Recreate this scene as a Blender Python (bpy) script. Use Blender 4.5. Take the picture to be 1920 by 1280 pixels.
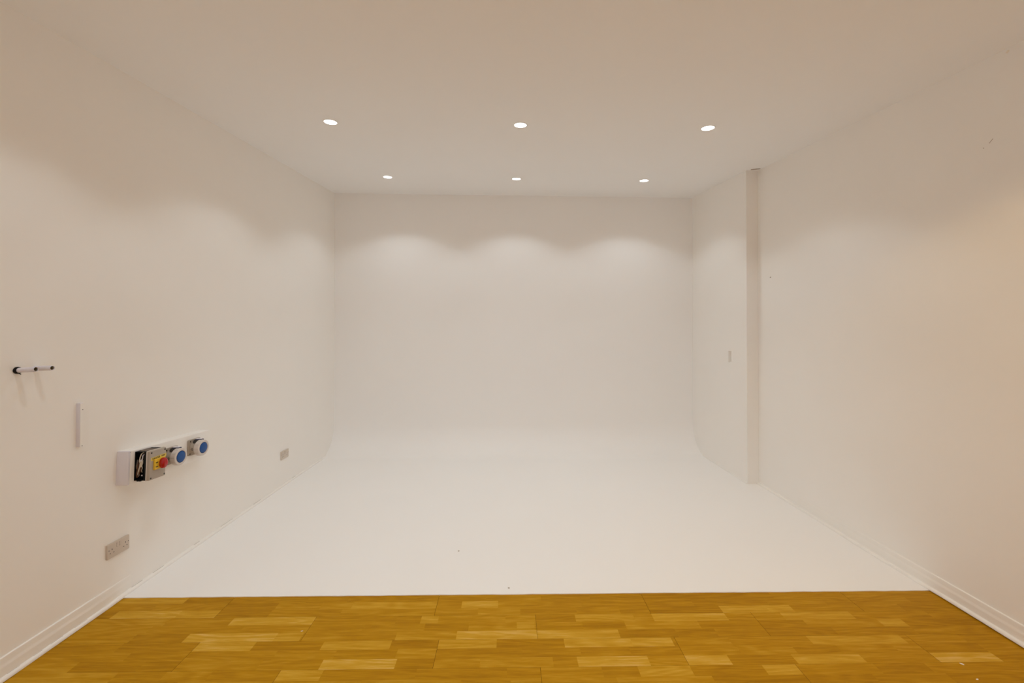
import bpy, bmesh, math, random
from mathutils import Vector, Matrix
random.seed(7)
PI = math.pi
scene = bpy.context.scene
for o in list(bpy.data.objects):
    bpy.data.objects.remove(o)
COL = scene.collection

# ------------------------------------------------------------------ camera
CAMZ = 1.6582
cam_data = bpy.data.cameras.new('camera')
cam = bpy.data.objects.new('camera', cam_data)
COL.objects.link(cam)
cam.location = (0, 0, CAMZ)
cam.rotation_euler = (PI / 2 + 0.0080, 0, -0.0146)
cam_data.sensor_width = 36
cam_data.lens = 784.86 / 1920 * 36
cam_data.shift_x = -(963.87 - 960) / 1920
cam_data.shift_y = -(640 - 614.29) / 1920
cam_data.clip_start = 0.02
scene.camera = cam

# ------------------------------------------------------------------ world, exposure, lamp settings
world = bpy.data.worlds.new('sky')
scene.world = world
world.use_nodes = True
bg = world.node_tree.nodes['Background']
bg.inputs['Color'].default_value = (0.74, 0.83, 1.0, 1)
bg.inputs['Strength'].default_value = 1.6
LAMP_POWER = 1.65
LAMP_COLOR = (0.965, 1.06, 1.12)
LAMP_PROFILE = [(0.49, 0.0), (0.535, 0.10), (0.59, 0.50), (0.67, 0.80), (0.80, 0.95), (1.0, 1.0)]   # (cosine from the lamp's axis, intensity)
LAMP_WARM = (1.50, 1.08, 0.60)    # the lamps over the laminate beside the stepped wall burn warmer
LAMP_CONE = 150.0
LAMP_BLEND = 0.1
scene.view_settings.view_transform = 'Standard'
scene.view_settings.look = 'None'
scene.view_settings.gamma = 1
scene.view_settings.use_curve_mapping = False
scene.view_settings.exposure = 0.0
scene.cycles.max_bounces = 24
scene.cycles.diffuse_bounces = 16
scene.cycles.sample_clamp_indirect = 4.0
scene.cycles.use_denoising = True

# ------------------------------------------------------------------ room numbers (metres)
XL = -2.408          # wall with the pipes
XR = 2.718           # near part of the other wall
XR2 = 2.592          # far part, standing 0.13 m proud
YS = 4.506           # where that wall steps
YB = 5.835           # back wall
YE = 2.648           # edge between laminate and white floor
YF = -2.5            # wall behind the camera
COVE = 0.37


def ceil_z(x, y):
    return CAMZ + 1.3576 + 0.0917 * y - 0.0088 * x


# ------------------------------------------------------------------ helpers
def tag(o, label=None, cat=None, group=None, kind=None):
    if label: o['label'] = label
    if cat: o['category'] = cat
    if group: o['group'] = group
    if kind: o['kind'] = kind
    return o


def empty(name, loc, rot=(0, 0, 0)):
    o = bpy.data.objects.new(name, None)
    COL.objects.link(o)
    o.empty_display_size = 0.05
    o.location = loc
    o.rotation_euler = rot
    return o


def obj(name, bm, mat, parent=None, smooth=False, recalc=True):
    me = bpy.data.meshes.new(name)
    if recalc:
        bmesh.ops.recalc_face_normals(bm, faces=bm.faces)
    bm.to_mesh(me)
    bm.free()
    if smooth:
        for p in me.polygons:
            p.use_smooth = True
    me.materials.append(mat)
    o = bpy.data.objects.new(name, me)
    COL.objects.link(o)
    if parent: o.parent = parent
    return o


def autosmooth(o, deg=35):
    me = o.data
    bm = bmesh.new(); bm.from_mesh(me)
    for e in bm.edges:
        if len(e.link_faces) == 2:
            e.smooth = e.calc_face_angle(0) < math.radians(deg)
    for f in bm.faces: f.smooth = True
    bm.to_mesh(me); bm.free()
    return o


def copy_thing(o, parent=None):
    c = o.copy(); COL.objects.link(c); c.parent = parent
    for ch in [x for x in bpy.data.objects if x.parent == o]:
        copy_thing(ch, c)
    return c


def add_box(bm, lo, hi, bevel=0.0, seg=2):
    r = bmesh.ops.create_cube(bm, size=1)
    vs = r['verts']
    for v in vs:
        v.co = Vector([lo[i] + (v.co[i] + 0.5) * (hi[i] - lo[i]) for i in range(3)])
    if bevel > 0:
        es = list({e for v in vs for e in v.link_edges})
        bmesh.ops.bevel(bm, geom=es, offset=bevel, segments=seg, profile=0.5, affect='EDGES')
    return bm


def box(lo, hi, bevel=0.0, seg=2):
    return add_box(bmesh.new(), lo, hi, bevel, seg)


def add_lathe(bm, prof, axis='X', n=48, origin=(0, 0, 0), closed=False, rad=None):
    """prof: list of (radius, distance along the axis)."""
    rings = []
    for r, t in prof:
        ring = []
        for k in range(n):
            a = 2 * PI * k / n
            rr = r * (rad(k, t) if rad else 1)
            c, s = math.cos(a) * rr, math.sin(a) * rr
            p = {'X': (t, c, s), 'Y': (c, t, s), 'Z': (c, s, t)}[axis]
            ring.append(bm.verts.new(Vector(origin) + Vector(p)))
        rings.append(ring)
    for i in range(len(rings) - 1):
        for k in range(n):
            bm.faces.new((rings[i][k], rings[i][(k + 1) % n], rings[i + 1][(k + 1) % n], rings[i + 1][k]))
    if closed:
        for k in range(n):
            bm.faces.new((rings[-1][k], rings[-1][(k + 1) % n], rings[0][(k + 1) % n], rings[0][k]))
    else:
        for ring in (rings[0], rings[-1]):
            bm.faces.new(ring)
    return bm


def lathe(*a, **k):
    return add_lathe(bmesh.new(), *a, **k)


def add_tube(bm, pts, r, n=10):
    pts = [Vector(p) for p in pts]
    # Catmull-Rom refinement
    out = []
    for i in range(len(pts) - 1):
        p0 = pts[max(i - 1, 0)]; p1 = pts[i]; p2 = pts[i + 1]; p3 = pts[min(i + 2, len(pts) - 1)]
        for s in range(5):
            t = s / 5
            out.append(0.5 * ((2 * p1) + (p2 - p0) * t + (2 * p0 - 5 * p1 + 4 * p2 - p3) * t * t + (3 * p1 - p0 - 3 * p2 + p3) * t ** 3))
    out.append(pts[-1])
    rings = []
    for i, p in enumerate(out):
        d = (out[min(i + 1, len(out) - 1)] - out[max(i - 1, 0)]).normalized()
        a = d.orthogonal().normalized() if abs(d.y) > 0.9 else d.cross(Vector((0, 1, 0))).normalized()
        b = d.cross(a)
        rings.append([bm.verts.new(p + (a * math.cos(2 * PI * k / n) + b * math.sin(2 * PI * k / n)) * r) for k in range(n)])
    for i in range(len(rings) - 1):
        for k in range(n):
            bm.faces.new((rings[i][k], rings[i][(k + 1) % n], rings[i + 1][(k + 1) % n], rings[i + 1][k]))
    bm.faces.new(rings[0]); bm.faces.new(rings[-1])
    return bm


def add_prism(bm, poly, y0, y1, axis='Y'):
    """poly in (x, z), extruded along Y (or (y, z) along X)."""
    f = (lambda p, t: (p[0], t, p[1])) if axis == 'Y' else (lambda p, t: (t, p[0], p[1]))
    a = [bm.verts.new(f(p, y0)) for p in poly]
    b = [bm.verts.new(f(p, y1)) for p in poly]
    n = len(poly)
    for i in range(n):
        bm.faces.new((a[i], a[(i + 1) % n], b[(i + 1) % n], b[i]))
    bm.faces.new(a); bm.faces.new(b)
    return bm


# ------------------------------------------------------------------ materials
def mat(name, color, rough=0.5, spec=0.5, metal=0.0, noise=0.0, nscale=6.0, bump=0.0, bscale=80.0, coat=0.0):
    m = bpy.data.materials.new(name); m.use_nodes = True
    nt = m.node_tree; b = nt.nodes['Principled BSDF']
    b.inputs['Base Color'].default_value = (*color, 1)
    b.inputs['Roughness'].default_value = rough
    b.inputs['Specular IOR Level'].default_value = spec
    b.inputs['Metallic'].default_value = metal
    b.inputs['Coat Weight'].default_value = coat
    tc = nt.nodes.new('ShaderNodeTexCoord')
    if noise > 0:
        nz = nt.nodes.new('ShaderNodeTexNoise'); nz.inputs['Scale'].default_value = nscale; nz.inputs['Detail'].default_value = 6
        nt.links.new(tc.outputs['Object'], nz.inputs['Vector'])
        mx = nt.nodes.new('ShaderNodeMix'); mx.data_type = 'RGBA'
        mx.inputs['A'].default_value = (*[c * (1 - noise) for c in color], 1)
        mx.inputs['B'].default_value = (*[min(1, c * (1 + noise)) for c in color], 1)
        nt.links.new(nz.outputs['Fac'], mx.inputs['Factor'])
        nt.links.new(mx.outputs['Result'], b.inputs['Base Color'])
    if bump > 0:
        nb = nt.nodes.new('ShaderNodeTexNoise'); nb.inputs['Scale'].default_value = bscale; nb.inputs['Detail'].default_value = 4
        nt.links.new(tc.outputs['Object'], nb.inputs['Vector'])
        bp = nt.nodes.new('ShaderNodeBump'); bp.inputs['Strength'].default_value = bump; bp.inputs['Distance'].default_value = 0.002
        nt.links.new(nb.outputs['Fac'], bp.inputs['Height'])
        nt.links.new(bp.outputs['Normal'], b.inputs['Normal'])
    return m


WALL_C = (0.90, 0.882, 0.85)
M_wall = mat('wall_paint', WALL_C, 0.75, 0.2, noise=0.012, nscale=2.5, bump=0.12, bscale=22)
M_back = mat('cove_paint', (0.905, 0.898, 0.885), 0.6, 0.2, noise=0.008, nscale=2.0, bump=0.04, bscale=12)
M_ceil = mat('ceiling_paint', (0.885, 0.89, 0.89), 0.8, 0.15, noise=0.01, nscale=2.0, bump=0.06, bscale=20)
M_trim = mat('trim_gloss', (0.89, 0.872, 0.835), 0.4, 0.4, noise=0.01, nscale=8, bump=0.1, bscale=60)
M_whiteplastic = mat('white_plastic', (0.76, 0.74, 0.79), 0.4, 0.4, noise=0.01)
M_pipe = mat('pipe_plastic', (0.74, 0.73, 0.80), 0.35, 0.4, noise=0.02, nscale=30)
M_pipedark = mat('pipe_bore', (0.30, 0.24, 0.15), 0.7, 0.2, noise=0.2, nscale=60)
M_black = mat('black_plastic', (0.004, 0.0035, 0.0035), 0.55, 0.25, noise=0.3, nscale=40)
M_blackdull = mat('black_rubber', (0.01, 0.009, 0.009), 0.8, 0.2, noise=0.3, nscale=40)
M_greyp = mat('grey_plastic', (0.42, 0.37, 0.31), 0.45, 0.4, noise=0.03, nscale=25)
M_greyl = mat('light_grey_plastic', (0.66, 0.61, 0.57), 0.4, 0.4, noise=0.02, nscale=25)
M_sock = mat('socket_plastic', (0.62, 0.54, 0.46), 0.35, 0.45, noise=0.01, nscale=30)
M_yellow = mat('yellow_plastic', (0.80, 0.52, 0.035), 0.4, 0.4, noise=0.03, nscale=40)
M_label = mat('yellow_label', (0.80, 0.62, 0.12), 0.5, 0.3, noise=0.03, nscale=60)
M_red = mat('red_knob', (0.42, 0.003, 0.004), 0.18, 0.6, noise=0.05, nscale=40)
M_blue = mat('blue_cap', (0.004, 0.075, 0.30), 0.4, 0.4, noise=0.05, nscale=30)
M_navy = mat('navy_gasket', (0.01, 0.015, 0.07), 0.5, 0.4, noise=0.1, nscale=30)
M_cable = mat('cable_sheath', (0.74, 0.67, 0.56), 0.5, 0.4, noise=0.1, nscale=90)
M_cablegrey = mat('cable_dust', (0.20, 0.16, 0.13), 0.7, 0.2, noise=0.5, nscale=70)
M_cablebrown = mat('cable_brown', (0.13, 0.055, 0.025), 0.5, 0.4, noise=0.3, nscale=60)
M_screw = mat('screw_dark', (0.02, 0.015, 0.012), 0.5, 0.5, noise=0.2, nscale=90)
M_scuff = mat('scuff_mark', (0.36, 0.30, 0.24), 0.8, 0.1, noise=0.2, nscale=90)
M_chipgrey = mat('chip_grey', (0.52, 0.48, 0.42), 0.8, 0.1, noise=0.1, nscale=90)
M_chip = mat('paint_fleck', (0.85, 0.78, 0.68), 0.7, 0.2, noise=0.05, nscale=90)
M_dirt = mat('floor_gap', (0.035, 0.018, 0.006), 0.9, 0.1, noise=0.2, nscale=50)
M_ring = mat('downlight_ring', (0.80, 0.79, 0.77), 0.35, 0.4, noise=0.01, nscale=30)

M_lamp = bpy.data.materials.new('lamp_glow'); M_lamp.use_nodes = True
_nt = M_lamp.node_tree; _nt.nodes.remove(_nt.nodes['Principled BSDF'])
_em = _nt.nodes.new('ShaderNodeEmission'); _em.inputs['Color'].default_value = (1.0, 0.96, 0.90, 1); _em.inputs['Strength'].default_value = 8.0
_nt.links.new(_em.outputs['Emission'], _nt.nodes['Material Output'].inputs['Surface'])


def wood_material():
    m = bpy.data.materials.new('oak_laminate'); m.use_nodes = True
    nt = m.node_tree; N = nt.nodes; L = nt.links
    b = N['Principled BSDF']
    at = N.new('ShaderNodeAttribute'); at.attribute_name = 'tone'
    sp = N.new('ShaderNodeSeparateColor'); L.new(at.outputs['Color'], sp.inputs['Color'])
    tc = N.new('ShaderNodeTexCoord')
    sx = N.new('ShaderNodeSeparateXYZ'); L.new(tc.outputs['Object'], sx.inputs['Vector'])
    off = N.new('ShaderNodeMath'); off.operation = 'MULTIPLY'; off.inputs[1].default_value = 37.0
    L.new(sp.outputs['Green'], off.inputs[0])
    ax = N.new('ShaderNodeMath'); ax.operation = 'ADD'; L.new(sx.outputs['X'], ax.inputs[0]); L.new(off.outputs[0], ax.inputs[1])
    ay = N.new('ShaderNodeMath'); ay.operation = 'ADD'; L.new(sx.outputs['Y'], ay.inputs[0]); L.new(off.outputs[0], ay.inputs[1])
    cb = N.new('ShaderNodeCombineXYZ'); L.new(ax.outputs[0], cb.inputs['X']); L.new(ay.outputs[0], cb.inputs['Y'])
    mp = N.new('ShaderNodeMapping'); mp.inputs['Scale'].default_value = (2.6, 58.0, 1.0); L.new(cb.outputs[0], mp.inputs['Vector'])
    n1 = N.new('ShaderNodeTexNoise'); n1.inputs['Scale'].default_value = 1.0; n1.inputs['Detail'].default_value = 7; n1.inputs['Roughness'].default_value = 0.68
    n1.inputs['Distortion'].default_value = 0.6
    L.new(mp.outputs[0], n1.inputs['Vector'])
    # cathedral figure: slow bands warped by noise
    mp2 = N.new('ShaderNodeMapping'); mp2.inputs['Scale'].default_value = (1.3, 9.0, 1.0); L.new(cb.outputs[0], mp2.inputs['Vector'])
    n2 = N.new('ShaderNodeTexNoise'); n2.inputs['Scale'].default_value = 1.0; n2.inputs['Detail'].default_value = 1.5
    L.new(mp2.outputs[0], n2.inputs['Vector'])
    m9 = N.new('ShaderNodeMath'); m9.operation = 'MULTIPLY'; m9.inputs[1].default_value = 55.0; L.new(n2.outputs['Fac'], m9.inputs[0])
    sn = N.new('ShaderNodeMath'); sn.operation = 'SINE'; L.new(m9.outputs[0], sn.inputs[0])
    # fine pores
    mp3 = N.new('ShaderNodeMapping'); mp3.inputs['Scale'].default_value = (14.0, 260.0, 1.0); L.new(cb.outputs[0], mp3.inputs['Vector'])
    n3 = N.new('ShaderNodeTexNoise'); n3.inputs['Scale'].default_value = 1.0; n3.inputs['Detail'].default_value = 3
    L.new(mp3.outputs[0], n3.inputs['Vector'])
    # value = tone + grain
    def madd(a, k, c):
        q = N.new('ShaderNodeMath'); q.operation = 'MULTIPLY_ADD'; L.new(a, q.inputs[0]); q.inputs[1].default_value = k
        if isinstance(c, float): q.inputs[2].default_value = c
        else: L.new(c, q.inputs[2])
        return q.outputs[0]
    v = madd(n1.outputs['Fac'], 0.95, -0.475)
    v = madd(sn.outputs[0], 0.075, v)
    v2 = madd(n3.outputs['Fac'], 0.5, -0.25)
    ad = N.new('ShaderNodeMath'); ad.operation = 'ADD'; L.new(v, ad.inputs[0]); L.new(v2, ad.inputs[1])
    ad2 = N.new('ShaderNodeMath'); ad2.operation = 'ADD'; L.new(ad.outputs[0], ad2.inputs[0]); L.new(sp.outputs['Red'], ad2.inputs[1])
    rp = N.new('ShaderNodeValToRGB'); L.new(ad2.outputs[0], rp.inputs['Fac'])
    cr = rp.color_ramp
    cr.elements[0].position = 0.0; cr.elements[0].color = (*WOOD[0], 1)
    cr.elements[1].position = 1.0; cr.elements[1].color = (*WOOD[3], 1)
    e = cr.elements.new(0.35); e.color = (*WOOD[1], 1)
    e = cr.elements.new(0.7); e.color = (*WOOD[2], 1)
    L.new(rp.outputs['Color'], b.inputs['Base Color'])
    b.inputs['Roughness'].default_value = 0.5
    b.inputs['Specular IOR Level'].default_value = 0.07
    bp = N.new('ShaderNodeBump'); bp.inputs['Strength'].default_value = 0.08; bp.inputs['Distance'].default_value = 0.001
    L.new(n3.outputs['Fac'], bp.inputs['Height']); L.new(bp.outputs['Normal'], b.inputs['Normal'])
    return m


WOOD = [(0.355, 0.163, 0.001), (0.48, 0.24, 0.004), (0.60, 0.34, 0.026), (0.72, 0.455, 0.125)]
M_wood = wood_material()

# ------------------------------------------------------------------ the room shell
# ceiling: one slightly sloping slab
bm = bmesh.new()
pts = [(XL - 0.1, YF - 0.1), (XR + 0.1, YF - 0.1), (XR + 0.1, YB + 0.1), (XL - 0.1, YB + 0.1)]
lo = [bm.verts.new((x, y, ceil_z(x, y))) for x, y in pts]
hi = [bm.verts.new((x, y, ceil_z(x, y) + 0.12)) for x, y in pts]
bm.faces.new(lo); bm.faces.new(hi)
for i in range(4):
    bm.faces.new((lo[i], lo[(i + 1) % 4], hi[(i + 1) % 4], hi[i]))
ceiling = tag(obj('ceiling', bm, M_ceil), kind='structure')

# wall with the pipes and sockets
bm = bmesh.new()
add_prism(bm, [(YF, 0), (YB + 0.1, 0), (YB + 0.1, ceil_z(XL, YB + 0.1) + 0.02), (YF, ceil_z(XL, YF) + 0.02)], XL - 0.1, XL, axis='X')
wall_left = tag(obj('wall_left', bm, M_wall), kind='structure')

# the other wall: near part, step, proud far part with a shallow recess
bm = bmesh.new()
RY0, RY1, RZ0, RZ1 = 4.822, 4.890, CAMZ - 0.372, CAMZ - 0.232   # recess
V = {}
def vv(x, y, z):
    k = (round(x, 4), round(y, 4), round(z, 4))
    if k not in V: V[k] = bm.verts.new((x, y, z))
    return V[k]
def top(x, y): return ceil_z(x, y) + 0.02
bm.faces.new((vv(XR, YF, 0), vv(XR, YS, 0), vv(XR, YS, top(XR, YS)), vv(XR, YF, top(XR, YF))))
bm.faces.new((vv(XR, YS, 0), vv(XR2, YS, 0), vv(XR2, YS, top(XR2, YS)), vv(XR, YS, top(XR, YS))))
for (ya, yb) in ((YS, RY0), (RY0, RY1), (RY1, YB + 0.1)):
    for k, (za, zb) in enumerate(((0, RZ0), (RZ0, RZ1), (RZ1, None))):
        if ya == RY0 and k == 1:
            continue
        z0a = z0b = za
        z1a = top(XR2, ya) if zb is None else zb
        z1b = top(XR2, yb) if zb is None else zb
        bm.faces.new((vv(XR2, ya, z0a), vv(XR2, yb, z0b), vv(XR2, yb, z1b), vv(XR2, ya, z1a)))
DR = 0.045
a0, a1 = vv(XR2, RY0, RZ0), vv(XR2, RY1, RZ0)
b0, b1 = vv(XR2, RY0, RZ1), vv(XR2, RY1, RZ1)
c0, c1 = vv(XR2 + DR, RY0, RZ1), vv(XR2 + DR, RY1, RZ1)
d0, d1 = vv(XR2 + DR, RY0, RZ0 + 0.02), vv(XR2 + DR, RY1, RZ0 + 0.02)
for f in ((a0, a1, d1, d0), (b0, b1, c1, c0), (d0, d1, c1, c0), (a0, b0, c0, d0), (a1, b1, c1, d1)):
    bm.faces.new(f)
# outer skin
XO = XR + 0.1
bm.faces.new((vv(XO, YF, 0), vv(XO, YB + 0.1, 0), vv(XO, YB + 0.1, top(XO, YB + 0.1)), vv(XO, YF, top(XO, YF))))
wall_right = tag(obj('wall_right', bm, M_wall), kind='structure')

# back wall sweeping down through a cove into the white floor
bm = bmesh.new()
NC = 24
prof = [(YB - COVE, 0.004)]
for i in range(1, NC + 1):
    a = PI / 2 * i / NC
    prof.append((YB - COVE + COVE * math.sin(a), 0.004 + COVE - COVE * math.cos(a)))
zt = ceil_z(0, YB) + 0.05
prof.append((YB, 1.2)); prof.append((YB, zt))
outer = [(YB + 0.1, zt), (YB + 0.1, -0.02), (YB - COVE, -0.02)]
add_prism(bm, [(y, z) for y, z in prof] + outer, XL - 0.04, XR2 + 0.04, axis='X')
wall_back = autosmooth(tag(obj('wall_back', bm, M_back), kind='structure'), 20)

# wall behind the camera with an open doorway that lets daylight in
DX0, DX1, DZ = -0.9, 0.9, 2.2
bm = bmesh.new()
zf = min(ceil_z(XL, YF), ceil_z(XR, YF)) + 0.05
add_box(bm, (XL - 0.1, YF - 0.1, 0), (DX0, YF, zf))
add_box(bm, (DX1, YF - 0.1, 0), (XR + 0.1, YF, zf))
add_box(bm, (DX0, YF - 0.1, DZ), (DX1, YF, zf))
tag(obj('wall_front', bm, M_wall), kind='structure')
pl = bpy.data.lights.new('doorway_daylight', 'AREA')
pl.shape = 'RECTANGLE'; pl.size = DX1 - DX0; pl.size_y = DZ
pl.cycles.is_portal = True
po = bpy.data.objects.new('doorway_daylight', pl); COL.objects.link(po)
po.location = ((DX0 + DX1) / 2, YF - 0.12, DZ / 2); po.rotation_euler = (PI / 2, 0, 0)

# ------------------------------------------------------------------ laminate floor: boards of three strips, every stave a face
LIGHT = [(-2.38, -1.98, 0, 0.6), (-2.3, -1.93, 2, 0.9), (-1.93, -1.69, 2, 0.7), (-1.58, -1.1, 3, 0.9), (-1.74, -1.26, 5, 1), (-1.27, -1.12, 5, 0.6), (-1.66, -1.34, 6, 0.8), (-0.93, -0.56, 8, 1), (-0.98, -0.62, 6, 0.7), (-0.94, -0.43, 1, 0.6), (-1.13, -0.9, 9, 0.7), (-0.5, -0.4, 3, 0.7), (-0.28, -0.06, 1, 0.7), (0.39, 0.73, 3, 0.6), (0.84, 1.27, 3, 0.8), (-0.28, 0.16, 5, 1), (0.05, 0.15, 4, 0.6), (0.17, 0.61, 5, 0.8), (0.3, 0.66, 6, 0.8), (0.65, 0.88, 6, 0.8), (-0.43, -0.06, 6, 0.7), (0.35, 0.71, 8, 1), (0.89, 1.12, 8, 0.9), (1.27, 1.55, 2, 0.8), (0.64, 0.9, 9, 0.7), (1.6, 2.01, 3, 0.7), (1.55, 1.7, 2, 0.7), (1.62, 2.13, 6, 0.6), (2.16, 2.49, 8, 1), (1.45, 1.8, 8, 0.7), (1.26, 1.44, 9, 0.8), (2.12, 2.26, 4, 0.6)]
BW, BL = 0.1915, 1.27
SW = BW / 3
JOINT0 = [0.84, 0.16, -0.37, 0.16]
bm = bmesh.new()
tone = bm.loops.layers.float_color.new('tone')
GAP = 0.0007
nrow = int((YE - YF) / BW) + 1
X0F, X1F = XL + 0.004, XR - 0.004
for rb in range(nrow):
    ytop = YE + 0.004 - rb * BW
    j0 = JOINT0[rb] if rb < 4 else (0.16 + random.choice((0, 0.42, 0.68, -0.53)))
    joints = sorted([j0 + BL * k for k in range(-5, 6) if X0F < j0 + BL * k < X1F])
    ends = [X0F] + joints + [X1F]
    for bi in range(len(ends) - 1):
        bx0, bx1 = ends[bi], ends[bi + 1]
        base = random.uniform(-0.05, 0.05)
        for s in range(3):
            row = rb * 3 + s
            cuts = [(a, b, t) for a, b, r, t in LIGHT if r == row and (a + b) / 2 > bx0 and (a + b) / 2 < bx1]
            cuts = sorted((max(a, bx0), min(b, bx1), t) for a, b, t in cuts)
            pieces, x = [], bx0
            def fill(x, xe):
                while x < xe - 1e-4:
                    l = random.uniform(0.22, 0.52)
                    if xe - (x + l) < 0.12: l = xe - x
                    pieces.append((x, x + l, min(0.8, max(0.02, base + random.choice((random.uniform(0.18, 0.34), random.uniform(0.18, 0.34), random.uniform(0.3, 0.46) if row < 12 else random.uniform(0.4, 0.75)))))))
                    x += l
            for a, b, t in cuts:
                a = max(a, x)
                if a - x < 0.03: a = x
                fill(x, a); pieces.append((a, b, 0.26 + 0.46 * t)); x = b
            fill(x, bx1)
            ya = ytop - s * SW - (GAP * 0.4 if s == 0 else 0)
            yb = ytop - (s + 1) * SW + (GAP * 0.4 if s == 2 else 0)
            for a, b, t in pieces:
                if b - a < 1e-3: continue
                xa = a + (GAP if abs(a - bx0) < 1e-6 else 0); xb = b - (GAP if abs(b - bx1) < 1e-6 else 0)
                f = bm.faces.new([bm.verts.new(p) for p in ((xa, yb, 0), (xb, yb, 0), (xb, ya, 0), (xa, ya, 0))])
                g = random.random()
                for l in f.loops: l[tone] = (t, g, 0, 1)
floor = tag(obj('floor', bm, M_wood, recalc=False), kind='structure')
# screed below, seen only in the joints
bm = box((XL - 0.05, YF - 0.1, -0.06), (XR + 0.05, YB, -0.0035))
sub = obj('subfloor', bm, M_dirt, floor)

# white painted floor panel, its sawn edge a little uneven
bm = bmesh.new()
n = 80
up, dn = [], []
rr = random.Random(3)
for i in range(n + 1):
    x = XL + (XR - XL) * i / n
    y = YE + rr.uniform(-0.0016, 0.0016)
    up.append(bm.verts.new((x, y + 0.001, 0.004))); dn.append(bm.verts.new((x, y, -0.0034)))
bk = [bm.verts.new((XL + (XR - XL) * i / n, YB - COVE + 0.0, 0.004)) for i in range(n + 1)]
for i in range(n):
    bm.faces.new((up[i], up[i + 1], bk[i + 1], bk[i]))
    bm.faces.new((up[i], up[i + 1], dn[i + 1], dn[i]))
white_floor = tag(obj('white_floor', bm, M_back), kind='structure')


# ------------------------------------------------------------------ skirting boards and quarter beading
def sweep(name, profile, stations, wallx, sgn, m, deg=25):
    """profile [(out, up)] swept along Y; stations [(y, scale_out, z0, jitter)]"""
    bm = bmesh.new(); rings = []
    for y, s, z0 in stations:
        rings.append([bm.verts.new((wallx + sgn * (a * s), y, z0 + b)) for a, b in profile])
    n = len(profile)
    for i in range(len(rings) - 1):
        for k in range(n):
            bm.faces.new((rings[i][k], rings[i][(k + 1) % n], rings[i + 1][(k + 1) % n], rings[i + 1][k]))
    bm.faces.new(rings[0]); bm.faces.new(rings[-1])
    return autosmooth(tag(obj(name, bm, m), kind='structure'), deg)


SK = [(-0.004, 0.108), (0.004, 0.108), (0.0075, 0.105), (0.0085, 0.099), (0.0085, 0.080), (0.0095, 0.072), (0.0125, 0.064), (0.0130, 0.058), (0.0130, 0.0), (-0.004, 0.0)]
sweep('baseboard_left', SK, [(YF, 1, 0.001), (2.35, 1, 0.001), (2.55, 0.8, 0.001), (2.72, 0.05, 0.001)], XL, 1, M_trim)
sweep('baseboard_right', SK, [(YF, 1, 0.001), (2.85, 1, 0.001), (3.25, 0.6, 0.001), (3.9, 0.01, 0.001)], XR, -1, M_trim)
QR = [(-0.004, 0.0), (-0.004, 0.019)] + [(0.017 * math.sin(a), 0.003 + 0.016 * math.cos(a)) for a in [PI / 2 * k / 7 for k in range(8)]] + [(0.017, 0.0)]
rj = random.Random(5)
def bead_stations(y0, y1, wob, zoff, sk):
    out = []; y = y0
    while y < y1:
        s = 1 + rj.uniform(-wob, wob)
        out.append((y, s, zoff if y < YE else 0.0045)); y += 0.11
    out.append((y1, 1, 0.0045))
    return out
trim_a = sweep('trim_1', QR, bead_stations(YF, 5.62, 0.10, 0.0015, 1), XL + 0.003, 1, M_trim)
trim_b = sweep('trim_2', QR, bead_stations(YF, YS, 0.05, 0.0065, 1), XR - 0.003, -1, M_trim)
trim_c = sweep('trim_3', [(a * 0.5, b * 0.6) for a, b in QR], [(YS + 0.002, 1, 0.0045), (5.0, 0.8, 0.0045), (5.6, 0.6, 0.0045)], XR2, -1, M_trim)
# the beading stands on the skirting face where there is skirting
for o, sgn, yy in ((trim_a, 1, 2.5), (trim_b, -1, 3.2)):
    for v in o.data.vertices:
        k = 1.0 if v.co.y < yy else max(0.0, 1 - (v.co.y - yy) / 0.3)
        v.co.x += sgn * 0.008 * k


# ------------------------------------------------------------------ recessed downlights
def ceil_matrix(x, y):
    nx, ny = -0.0088, 0.0917
    zax = Vector((-nx, -ny, 1)).normalized()
    xax = Vector((1, 0, nx)).normalized()
    yax = zax.cross(xax).normalized(); xax = yax.cross(zax)
    M = Matrix((xax, yax, zax)).transposed().to_4x4()
    M.translation = Vector((x, y, ceil_z(x, y)))
    return M


down = empty('downlight', (0, 0, 0))
bm = lathe([(0.049, -0.0045), (0.0535, -0.004), (0.0555, 0.0005), (0.0555, 0.003), (0.049, 0.003)], axis='Z', n=64, closed=True)
autosmooth(obj('trim_ring', bm, M_ring, down), 40)
bm = lathe([(0.0492, 0.001), (0.0492, -0.0025), (0.036, -0.0034)], axis='Z', n=64)
obj('lens', bm, M_lamp, down)
sl = bpy.data.lights.new('downlight_beam', 'SPOT')
sl.energy = LAMP_POWER * PI * 4; sl.color = LAMP_COLOR
sl.spot_size = math.radians(LAMP_CONE); sl.spot_blend = LAMP_BLEND; sl.shadow_soft_size = 0.04
# photometric profile of the lamp: intensity by angle from its axis, cut off by the recessed reflector
sl.use_nodes = True
_lt = sl.node_tree
_le = [n_ for n_ in _lt.nodes if n_.type == 'EMISSION'][0]
_tc = _lt.nodes.new('ShaderNodeTexCoord'); _sx = _lt.nodes.new('ShaderNodeSeparateXYZ')
_ab = _lt.nodes.new('ShaderNodeMath'); _ab.operation = 'ABSOLUTE'
_rp = _lt.nodes.new('ShaderNodeValToRGB')
_lt.links.new(_tc.outputs['Normal'], _sx.inputs[0]); _lt.links.new(_sx.outputs['Z'], _ab.inputs[0])
_lt.links.new(_ab.outputs[0], _rp.inputs['Fac']); _lt.links.new(_rp.outputs['Color'], _le.inputs['Strength'])
_cr = _rp.color_ramp
_cr.elements[0].position = LAMP_PROFILE[0][0]; _cr.elements[0].color = (LAMP_PROFILE[0][1],) * 3 + (1,)
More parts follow.
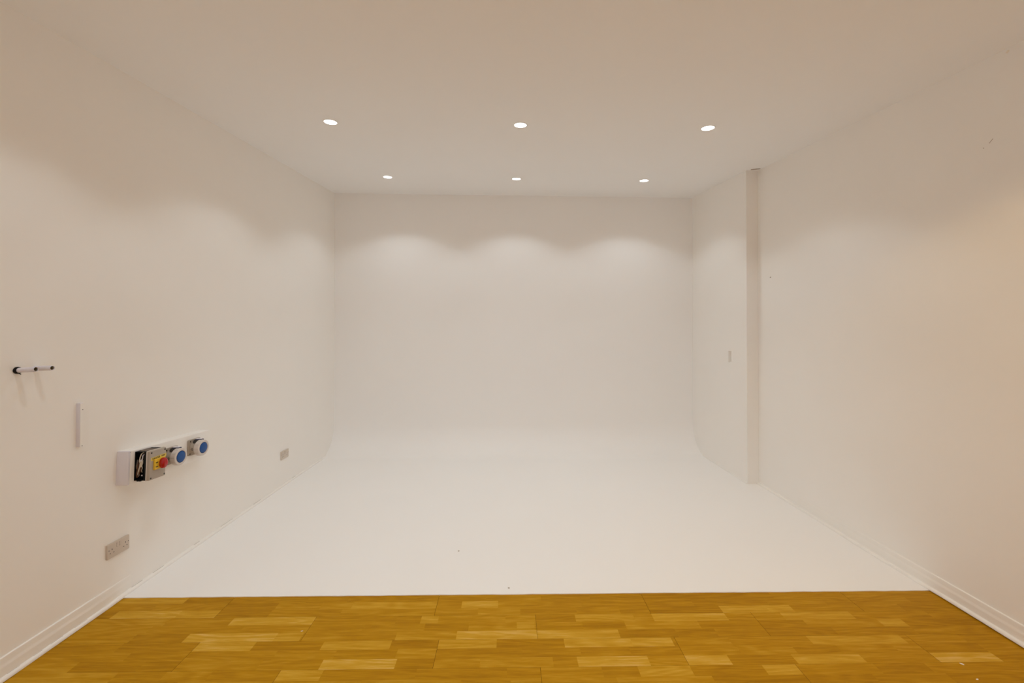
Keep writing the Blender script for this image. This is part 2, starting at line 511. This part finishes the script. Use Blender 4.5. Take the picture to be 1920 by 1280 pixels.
_cr.elements[1].position = LAMP_PROFILE[-1][0]; _cr.elements[1].color = (LAMP_PROFILE[-1][1],) * 3 + (1,)
for _c, _i in LAMP_PROFILE[1:-1]:
    _e2 = _cr.elements.new(_c); _e2.color = (_i, _i, _i, 1)
so = bpy.data.objects.new('downlight_beam', sl); COL.objects.link(so)
so.parent = down
so.location = (0, 0, -0.012)
LAMPX = (0.1005 - 1.5246, 0.1005, 0.1005 + 1.5246)
ROWS = (4.9605, 3.3653, 1.770, 0.175, -1.42)
side = ('beside the wall with the blue outlets', 'in mid row', 'beside the stepped wall')
rowtxt = ('lit ceiling downlight, row by the back wall, ', 'lit ceiling downlight, second row from the back wall, ',
          'lit ceiling downlight above the white floor edge', 'lit ceiling downlight above the laminate', 'lit ceiling downlight by the doorway')
first = True
for ri, y in enumerate(ROWS):
    for li, x in enumerate(LAMPX):
        d = down if first else copy_thing(down)
        first = False
        d.matrix_world = ceil_matrix(x, y)
        if ri == 2 and li == 0:
            warm = sl.copy(); warm.color = LAMP_WARM
        if ri >= 2 and li == 2:
            for ch in d.children:
                if ch.type == 'LIGHT': ch.data = warm
        if ri < 2:
            tag(d, rowtxt[ri] + side[li], 'ceiling light', 'recessed ceiling downlights')
        else:
            tag(d, rowtxt[ri] + ', ' + side[li], 'ceiling light', 'recessed ceiling downlights')

# ------------------------------------------------------------------ pipe stubs in the wall
PR = 0.0122
def pipe_stub(name, y, z, L, tilt):
    e = empty(name, (XL, y, z), (0, -tilt, 0))
    bm = bmesh.new()
    add_lathe(bm, [(PR, -0.03), (PR, L - 0.001), (PR - 0.0006, L), (PR - 0.0019, L), (PR - 0.0022, L - 0.001), (PR - 0.0022, -0.03)], axis='X', n=40, closed=True)
    autosmooth(obj('tube', bm, M_pipe, e), 35)
    bm = bmesh.new()
    add_lathe(bm, [(PR - 0.0023, -0.02), (PR - 0.0023, L - 0.004), (PR - 0.0026, L - 0.004), (PR - 0.0026, -0.02)], axis='X', n=40, closed=True)
    add_lathe(bm, [(PR - 0.0024, 0.0), (PR - 0.0024, 0.006)], axis='X', n=40)
    tag(obj('bore', bm, M_pipedark, e), 'dark brown inside of the pipe')
    return e


p1 = pipe_stub('pipe_stub', 2.089, CAMZ - 0.1925, 0.094, 0.06)
tag(p1, 'short white plastic pipe sticking out of the wall through a black collar', 'pipe', 'pipe stubs in the wall')
bm = bmesh.new()
add_lathe(bm, [(PR + 0.0003, -0.004), (0.0165, -0.004), (0.0172, 0.006), (0.0150, 0.013), (PR + 0.0003, 0.012)], axis='X', n=40, closed=True)
add_tube(bm, [(0.004, 0.003, -0.015), (0.009, 0.006, -0.018), (0.012, 0.006, -0.0205)], 0.002, 8)
obj('collar', bm, M_blackdull, p1)
p2 = pipe_stub('pipe_stub', 2.168, CAMZ - 0.1895, 0.088, 0.02)
tag(p2, 'short white plastic pipe sticking bare out of the wall, without a collar', 'pipe', 'pipe stubs in the wall')

# vertical strip of cable trunking
cc = empty('cable_cover', (XL, 2.384, CAMZ - 0.525))
tag(cc, 'short upright strip of white cable cover on the wall below the pipe stubs', 'cable cover')
bm = box((-0.002, -0.010, -0.122), (0.020, 0.010, 0.122), 0.002, 2)
autosmooth(obj('channel', bm, M_whiteplastic, cc))
bm = box((0.020, -0.0085, -0.121), (0.0215, 0.0085, 0.121), 0.0005, 1)
obj('lid', bm, M_wall, cc)
bm = bmesh.new()
add_lathe(bm, [(0.0022, 0.0205), (0.0022, 0.0222)], axis='X', n=12, origin=(0, 0.004, 0.085))
obj('screw', bm, M_screw, cc)
bm = bmesh.new()
add_lathe(bm, [(0.0022, 0.0205), (0.0022, 0.0222)], axis='X', n=12, origin=(0, 0.002, -0.117))
obj('screw', bm, M_screw, cc)

# ------------------------------------------------------------------ power supply: trunking, isolator, two industrial outlets
TILT = math.radians(2.4)
AY, AZ = 2.62, CAMZ - 0.742
T = 0.063 + 0.008     # trunking depth from the wall plane
def on_trunk(u, w, x=0.0):
    """point along the slightly sloping trunking: u along, w up, x out of the wall"""
    return (XL + x, AY + u * math.cos(TILT) + w * math.sin(TILT), AZ - u * math.sin(TILT) + w * math.cos(TILT))


tr = empty('cable_trunking', on_trunk(0, 0), (-TILT, 0, 0))
tag(tr, 'long white painted trunking box carrying the isolator and blue outlets', 'trunking')
bm = box((-0.002, 0.004, -0.205), (T - 0.004, 0.70, 0.0), 0.004, 3)
autosmooth(obj('back_box', bm, M_wall, tr))
bm = box((T - 0.006, 0.022, -0.203), (T, 0.702, -0.002), 0.0025, 3)
autosmooth(obj('lid', bm, M_wall, tr))
bm = box((-0.002, 0.0, -0.207), (T - 0.001, 0.018, 0.0015), 0.005, 3)
autosmooth(obj('end_cap', bm, M_whiteplastic, tr))
bm = lathe([(0.002, T - 0.002), (0.002, T + 0.0006)], axis='X', n=12, origin=(0, 0.012, -0.008))
obj('screw', bm, M_scuff, tr)

# isolator switch: black box with its side open on cables, grey cover
iso = empty('isolator_switch', on_trunk(0.045, 0, T), (-TILT, 0, 0))
tag(iso, 'grey isolator switch with red knob, its black side open on cables', 'switch')
IW, IZ0, IZ1, ID, IC = 0.124, -0.191, -0.012, 0.073, 0.021
bm = bmesh.new()
add_box(bm, (-0.001, 0.0, IZ0), (0.003, IW, IZ1))                       # back
add_box(bm, (0.0, IW - 0.003, IZ0), (ID, IW, IZ1))                      # far side
add_box(bm, (0.0, 0.0, IZ1 - 0.003), (ID, IW, IZ1))                     # top
add_box(bm, (0.0, 0.0, IZ0), (ID, IW, IZ0 + 0.003))                     # bottom
add_box(bm, (ID - 0.014, 0.0, IZ0 + 0.003), (ID, 0.004, IZ1 - 0.003))   # front lip
add_box(bm, (0.003, 0.04, IZ0 + 0.003), (ID, 0.043, IZ1 - 0.003))       # inner partition
body = obj('housing', bm, M_black, iso)
bm = box((0.012, 0.022, IZ1 - 0.001), (0.060, 0.085, IZ1 + 0.0012), 0.0006, 1)
tag(obj('top_sticker', bm, M_cablegrey, iso), 'dull grey patch on the top of the black housing')
bm = box((ID, -0.002, IZ0 - 0.002), (ID + IC, IW + 0.001, IZ1 + 0.002), 0.006, 4)
cover = autosmooth(obj('cover', bm, M_greyp, iso))
bm = box((ID - 0.001, -0.0035, IZ0 - 0.003), (ID + 0.006, IW + 0.002, IZ1 + 0.003), 0.0025, 3)
autosmooth(obj('cover_rim', bm, M_greyl, iso))
FX = ID + IC
for (y, z) in ((0.011, -0.0235), (0.114, -0.0225), (0.012, -0.181), (0.115, -0.180)):
    bm = lathe([(0.0055, FX - 0.002), (0.0055, FX + 0.0004), (0.0035, FX + 0.0012), (0.0, FX + 0.0012)][:3], axis='X', n=20, origin=(0, y, z))
    obj('screw', bm, M_screw, iso)
# warning label with its lettering
lab = empty('warning_label', (FX + 0.0003, 0.066, -0.061), (math.radians(3.2), 0, 0))
lab.parent = iso
LAB_W, LAB_H = 0.1165, 0.0185
bm = box((0, -LAB_W / 2, -LAB_H / 2), (0.0006, LAB_W / 2, LAB_H / 2))
obj('label_sheet', bm, M_label, lab)


def text_mesh(name, body, size, width, parent, loc, m):
    cu = bpy.data.curves.new('lettering', 'FONT'); cu.body = body; cu.size = size
    cu.align_x = 'CENTER'; cu.align_y = 'CENTER'; cu.extrude = 0.0002; cu.offset = size * 0.012
    to = bpy.data.objects.new('lettering', cu); COL.objects.link(to)
    bpy.context.view_layer.update()
    me = bpy.data.meshes.new_from_object(to.evaluated_get(bpy.context.evaluated_depsgraph_get()))
    bpy.data.objects.remove(to)
    xs = [v.co.x for v in me.vertices]
    k = width / (max(xs) - min(xs))
    for v in me.vertices: v.co = Vector((v.co.z, v.co.x * k, v.co.y))
    me.materials.clear(); me.materials.append(m)
    o = bpy.data.objects.new(name, me); COL.objects.link(o); o.parent = parent; o.location = loc
    return o


text_mesh('lettering', 'DANGER  400V', 0.0165, 0.104, lab, (0.0008, 0.0, 0.0), M_screw)
# yellow square plate of the switch
SY0, SY1, SZ0, SZ1 = 0.026, 0.108, -0.134, -0.066
bm = box((FX - 0.001, SY0, SZ0), (FX + 0.011, SY1, SZ1), 0.003, 3)
plate = autosmooth(obj('switch_plate', bm, M_yellow, iso))
bm = bmesh.new()
add_box(bm, (FX + 0.0106, 0.033, -0.0925), (FX + 0.0118, 0.0405, -0.0865)); add_box(bm, (FX + 0.0106, 0.0415, -0.0915), (FX + 0.0118, 0.049, -0.0855))
obj('mark', bm, M_screw, plate)
bm = box((FX + 0.0106, 0.033, -0.1185), (FX + 0.0118, 0.049, -0.1130))
obj('mark', bm, M_screw, plate)
# red rotary knob: domed body with a raised grip
KY, KZ, KR = 0.0765, -0.1000, 0.0345
flute = lambda k, t: 1 - 0.04 * (0.5 + 0.5 * math.cos(8 * 2 * PI * k / 64)) * (1 if t < FX + 0.030 else 0)
bm = lathe([(KR * 0.84, FX + 0.012), (KR * 0.92, FX + 0.015), (KR, FX + 0.019), (KR, FX + 0.026), (KR * 0.95, FX + 0.032), (KR * 0.82, FX + 0.0375), (KR * 0.60, FX + 0.0415), (KR * 0.30, FX + 0.0435), (KR * 0.06, FX + 0.044)],
           axis='X', n=64, origin=(0, 0, 0), rad=flute)
for v in bm.verts: v.co = Vector((v.co.x, KY + v.co.y * 0.70, KZ + v.co.z))
knob = autosmooth(obj('knob', bm, M_red, iso), 50)
bm = lathe([(0.021, FX + 0.008), (0.021, FX + 0.0135)], axis='X', n=48, origin=(0, KY, KZ))
autosmooth(obj('collar', bm, M_yellow, knob), 40)

# cables seen in the open side
def cab(px, py, dep):   # px,py: place across the open side (0..1, 0..1 from the top), dep: how far in
    return (0.004 + (px - 0.07) * 0.066, dep, IZ1 - py * (IZ1 - IZ0))


bm = bmesh.new()
add_tube(bm, [cab(0.60, 0.04, 0.020), cab(0.52, 0.09, 0.010), cab(0.43, 0.20, 0.007), cab(0.40, 0.32, 0.006), cab(0.46, 0.40, 0.006), cab(0.45, 0.50, 0.006), cab(0.36, 0.62, 0.007), cab(0.25, 0.73, 0.010), cab(0.16, 0.83, 0.016)], 0.0030, 10)
obj('cable', bm, M_cable, iso)
bm = bmesh.new()
add_tube(bm, [cab(0.70, 0.10, 0.022), cab(0.68, 0.14, 0.008), cab(0.66, 0.24, 0.007), cab(0.56, 0.32, 0.008), cab(0.47, 0.35, 0.009), cab(0.42, 0.30, 0.012)], 0.0026, 10)
obj('cable', bm, M_pipe, iso)
bm = bmesh.new()
add_tube(bm, [cab(0.62, 0.30, 0.012), cab(0.64, 0.42, 0.010), cab(0.58, 0.50, 0.010), cab(0.62, 0.58, 0.010), cab(0.52, 0.68, 0.014), cab(0.50, 0.74, 0.02)], 0.0022, 8)
obj('cable', bm, M_cable, iso)
for k, (a, b2, c) in enumerate(((0.08, 0.30, 0.19), (0.19, 0.34, 0.24), (0.30, 0.45, 0.30), (0.12, 0.52, 0.09), (0.50, 0.26, 0.36), (0.42, 0.46, 0.20))):
    bm = bmesh.new()
    add_tube(bm, [cab(a, b2, 0.016), cab(a + 0.04, b2 + 0.14, 0.010), cab(a - 0.02, b2 + 0.26, 0.011), cab(c, b2 + 0.38, 0.014), cab(0.10 + 0.02 * k, 0.88, 0.018)], 0.0034, 8)
    obj('cable', bm, (M_cablegrey, M_cablebrown, M_cable)[(0, 1, 0, 1, 2, 1)[k]], iso)
bm = box(cab(0.62, 0.845, 0.004), cab(0.73, 0.805, 0.006), 0.0005, 1)
obj('ferrule', bm, M_pipe, iso)
bm = bmesh.new()
for y in (0.002, 0.016):
    add_lathe(bm, [(0.0075, IZ0 - 0.007), (0.0075, IZ0 + 0.004)], axis='Z', n=6, origin=(0.012 + y, 0.014, 0))
obj('cable_gland', bm, M_black, iso)


# industrial outlets
def industrial_outlet(u, w):
    e = empty('industrial_outlet', on_trunk(u, w, T), (-TILT, 0, 0))
    S = 0.058
    # square base plate with rounded corners
    bm = bmesh.new(); r = 0.012
    poly = []
    for cx, cy, a0 in ((S - r, S - r, 0), (-S + r, S - r, 90), (-S + r, -S + r, 180), (S - r, -S + r, 270)):
        for k in range(6):
            a = math.radians(a0 + 18 * k); poly.append((cx + r * math.cos(a), cy + r * math.sin(a)))
    add_prism(bm, poly, -0.001, 0.014, axis='X')
    bp_ = obj('base_plate', bm, M_greyp, e)
    md = bp_.modifiers.new('edge', 'BEVEL'); md.width = 0.002; md.segments = 2; md.limit_method = 'ANGLE'
    for a, b in ((-1, 1), (1, 1), (-1, -1), (1, -1)):
        bm = lathe([(0.0055, 0.012), (0.0055, 0.0146)], axis='X', n=16, origin=(0, a * (S - 0.013), b * (S - 0.013)))
        obj('screw', bm, M_screw, e)
    # tapering body between plate and ring
    bm = lathe([(0.0525, 0.012), (0.0500, 0.022), (0.0480, 0.030), (0.0470, 0.048)], axis='X', n=48, origin=(0, 0, -0.006))
    hs = autosmooth(obj('housing', bm, M_greyp, e), 40)
    # printed mark on the camera side of the housing
    bm = bmesh.new()
    for a in range(16):
        t0, t1 = 2 * PI * a / 16, 2 * PI * (a + 1) / 16
        def q(t, rad):
            zz = -0.010 + rad * 1.5 * math.sin(t); xx = 0.031 + rad * math.cos(t)
            return (xx, -math.sqrt(0.0494 ** 2 - (zz + 0.006) ** 2), zz)
        bm.faces.new([bm.verts.new(p) for p in (q(t0, 0.0034), q(t1, 0.0034), q(t1, 0.0058), q(t0, 0.0058))])
    def strip(x0, x1, z0, z1):
        bm.faces.new([bm.verts.new((x, -math.sqrt(0.0505 ** 2 - (z + 0.006) ** 2), z)) for x, z in ((x0, z0), (x1, z0), (x1, z1), (x0, z1))])
    strip(0.016, 0.022, -0.0115, -0.0085); strip(0.0165, 0.019, 0.001, 0.0035)
    obj('printed_mark', bm, M_screw, hs)
    # ridged bayonet ring
    rib = lambda k, t: 1.0 if (k % 12 not in (0, 1)) or t > 0.073 or t < 0.049 else 0.945
    bm = lathe([(0.050, 0.046), (0.0565, 0.047), (0.0578, 0.050), (0.0578, 0.072), (0.0568, 0.0765), (0.0535, 0.0795), (0.0425, 0.0800), (0.0405, 0.0785), (0.0405, 0.070), (0.046, 0.050)], axis='X', n=144, origin=(0, 0, -0.007), closed=True, rad=rib)
    autosmooth(obj('ring', bm, M_greyl, e), 30)
    # blue cap with a thin navy seal
    bm = lathe([(0.0405, 0.068), (0.0405, 0.0775), (0.0380, 0.0780)], axis='X', n=64, origin=(0, 0, -0.007))
    obj('seal', bm, M_navy, e)
    bm = lathe([(0.0375, 0.075), (0.0375, 0.0790), (0.0360, 0.0805), (0.0330, 0.0815), (0.010, 0.0825)], axis='X', n=64, origin=(0, 0, -0.007))
    tag(autosmooth(obj('cap', bm, M_blue, e), 35), 'round blue cap')
    # hinge lug over the top
    bm = bmesh.new()
    add_box(bm, (0.014, -0.006, 0.040), (0.060, 0.030, 0.0535), 0.004, 2)
    hg = autosmooth(obj('hinge', bm, M_navy, e), 40)
    bm = bmesh.new(); add_box(bm, (0.012, 0.004, 0.052), (0.054, 0.028, 0.0575), 0.0025, 2)
    obj('hinge_cover', bm, M_whiteplastic, hg)
    bm = bmesh.new()
    add_prism(bm, [(-0.012, 0.042), (-0.034, 0.030), (-0.012, 0.052)], 0.016, 0.046, axis='X')
    obj('wedge', bm, M_screw, hs)
    return e


o1 = industrial_outlet(0.318, -0.104)
tag(o1, 'grey industrial outlet with round blue cap, beside the red knob switch', 'power outlet', 'industrial outlets on the trunking')
o2 = copy_thing(o1)
o2.location = on_trunk(0.531, -0.092, T)
tag(o2, 'grey industrial outlet with round blue cap, standing alone at the far end of the trunking', 'power outlet', 'industrial outlets on the trunking')

# ------------------------------------------------------------------ double wall sockets
def wall_socket(y, z):
    e = empty('wall_socket', (XL, y, z))
    bm = box((-0.001, -0.0725, -0.0435), (0.0125, 0.0725, 0.0435), 0.003, 3)
    autosmooth(obj('face_plate', bm, M_sock, e), 40)
    P = 0.0125
    for s, yy in ((0, -0.0085), (1, 0.0085)):
        bm = bmesh.new()
        # rocker, pressed in at the bottom
        add_prism(bm, [(P - 0.002, 0.034), (P + 0.0035, 0.034), (P + 0.0005, 0.020), (P + 0.0022, 0.010), (P - 0.002, 0.010)], yy - 0.0058, yy + 0.0058, axis='Y')
        rk = obj('rocker', bm, M_sock, e)
        bm = bmesh.new()
        add_box(bm, (P - 0.001, yy - 0.0068, 0.009), (P + 0.0004, yy - 0.0058, 0.034)); add_box(bm, (P - 0.001, yy - 0.0068, 0.0083), (P + 0.0004, yy + 0.0058, 0.0095))
        obj('rocker_gap', bm, M_scuff, rk)
    for yc in (-0.044, 0.044):
        k = 1 if yc > 0 else -1
        holes = [(yc, 0.0085, 0.0021, 0.0042), (yc - 0.0112, -0.0128, 0.0033, 0.0021), (yc + 0.0112, -0.0128, 0.0033, 0.0021), (yc + k * 0.0195, 0.0075, 0.0022, 0.0026)]
        for (yy, zz, hw, hh) in holes:
            bm = box((P - 0.002, yy - hw, zz - hh), (P + 0.0003, yy + hw, zz + hh))
            obj('pin_hole', bm, M_screw, e)
    return e


w1 = wall_socket(2.6235, CAMZ - 1.3285)
tag(w1, 'white double socket low on the wall below the trunking', 'wall socket', 'double wall sockets')
w2 = copy_thing(w1)
w2.location = (XL, 4.548, CAMZ - 1.3235)
tag(w2, 'white double socket on the wall deep in the white cove, past the blue outlets', 'wall socket', 'double wall sockets')


# ------------------------------------------------------------------ small marks on walls and floors
def mark(name, parent, pts, m, axis):
    """thin irregular patch lying on its surface; pts are (a, b) on the surface"""
    bm = bmesh.new()
    off = {'XR': lambda a, b: (XR - 0.0006, a, b), 'F': lambda a, b: (a, b, 0.0005), 'W': lambda a, b: (a, b, 0.0046), 'C': lambda a, b: (a, b, ceil_z(a, b) - 0.0006)}[axis]
    bm.faces.new([bm.verts.new(off(a, b)) for a, b in pts])
    o = obj(name, bm, m, parent)
    md = o.modifiers.new('body', 'SOLIDIFY'); md.thickness = 0.0006; md.offset = 0
    return o


def blob(cx, cy, r, n=9, sx=1, sy=1, seed=0):
    q = random.Random(seed)
    return [(cx + sx * r * q.uniform(0.6, 1.2) * math.cos(2 * PI * k / n), cy + sy * r * q.uniform(0.6, 1.2) * math.sin(2 * PI * k / n)) for k in range(n)]


mark('nail_hole', wall_right, blob(4.29, CAMZ + 0.557, 0.007, 9, 2.0, 0.8, 1), M_scuff, 'XR')
mark('scratch', wall_right, [(2.297, CAMZ + 1.078), (2.299, CAMZ + 1.079), (2.318, CAMZ + 1.060), (2.316, CAMZ + 1.059)], M_scuff, 'XR')
mark('nail_hole', wall_right, blob(2.345, CAMZ + 1.045, 0.003, 8, 1, 1, 4), M_scuff, 'XR')
mark('paint_chip', wall_right, blob(2.225, CAMZ + 1.520, 0.008, 9, 1, 1.0, 2), M_chip, 'XR')
mark('nail_hole', wall_right, blob(2.060, CAMZ - 1.360, 0.003, 8, 1, 1, 9), M_scuff, 'XR')
mark('crack', ceiling, [(2.620, 4.46), (2.66, 4.43), (2.70, 4.42), (2.705, 4.45), (2.66, 4.475), (2.63, 4.485)], M_scuff, 'C')
mark('paint_chip', white_floor, blob(0.005, 2.71, 0.007, 9, 1, 1.6, 11), M_chipgrey, 'W')
mark('paint_chip', white_floor, blob(-0.37, 3.17, 0.006, 9, 1.2, 1.6, 12), M_chipgrey, 'W')
# hairline gaps where the beading has come away
for i, (ya, yb) in enumerate(((2.05, 2.10), (2.16, 2.20), (2.24, 2.30), (2.36, 2.43), (2.72, 2.80), (2.88, 2.97), (3.25, 3.31), (3.55, 3.70), (4.0, 4.12), (4.7, 4.78))):
    kx = 0.0145 if yb < 2.5 else (0.0065 if ya > 2.8 else 0.007)
    bm = box((XL + kx, ya, 0.0168), (XL + kx + 0.0007, yb, 0.0205 if ya < 2.6 else 0.0245))
    obj('crack', bm, M_scuff, trim_a)
FL = ('small white paint fleck on the laminate near the skirting', 'tiny white paint fleck on the laminate towards the doorway end', 'pale fleck on the laminate board close to the white floor edge')
for i, (x, y, r, s) in enumerate(((2.262, 2.066, 0.008, 21), (2.235, 1.975, 0.005, 22), (-1.14, 2.345, 0.005, 23))):
    bm = bmesh.new()
    pts = blob(0, 0, r, 8, 1.3, 0.7, s)
    vs = [bm.verts.new((a, b, 0)) for a, b in pts]
    f = bm.faces.new(vs)
    ex = bmesh.ops.extrude_face_region(bm, geom=[f])
    for v in ex['geom']:
        if isinstance(v, bmesh.types.BMVert): v.co.z += 0.0012
    o = obj('paint_fleck', bm, M_chip)
    o.location = (x, y, 0.0)
    o.rotation_euler = (0, 0, -0.7 if i == 0 else 0.3)
    tag(o, FL[i], 'paint fleck', 'paint flecks on the laminate')
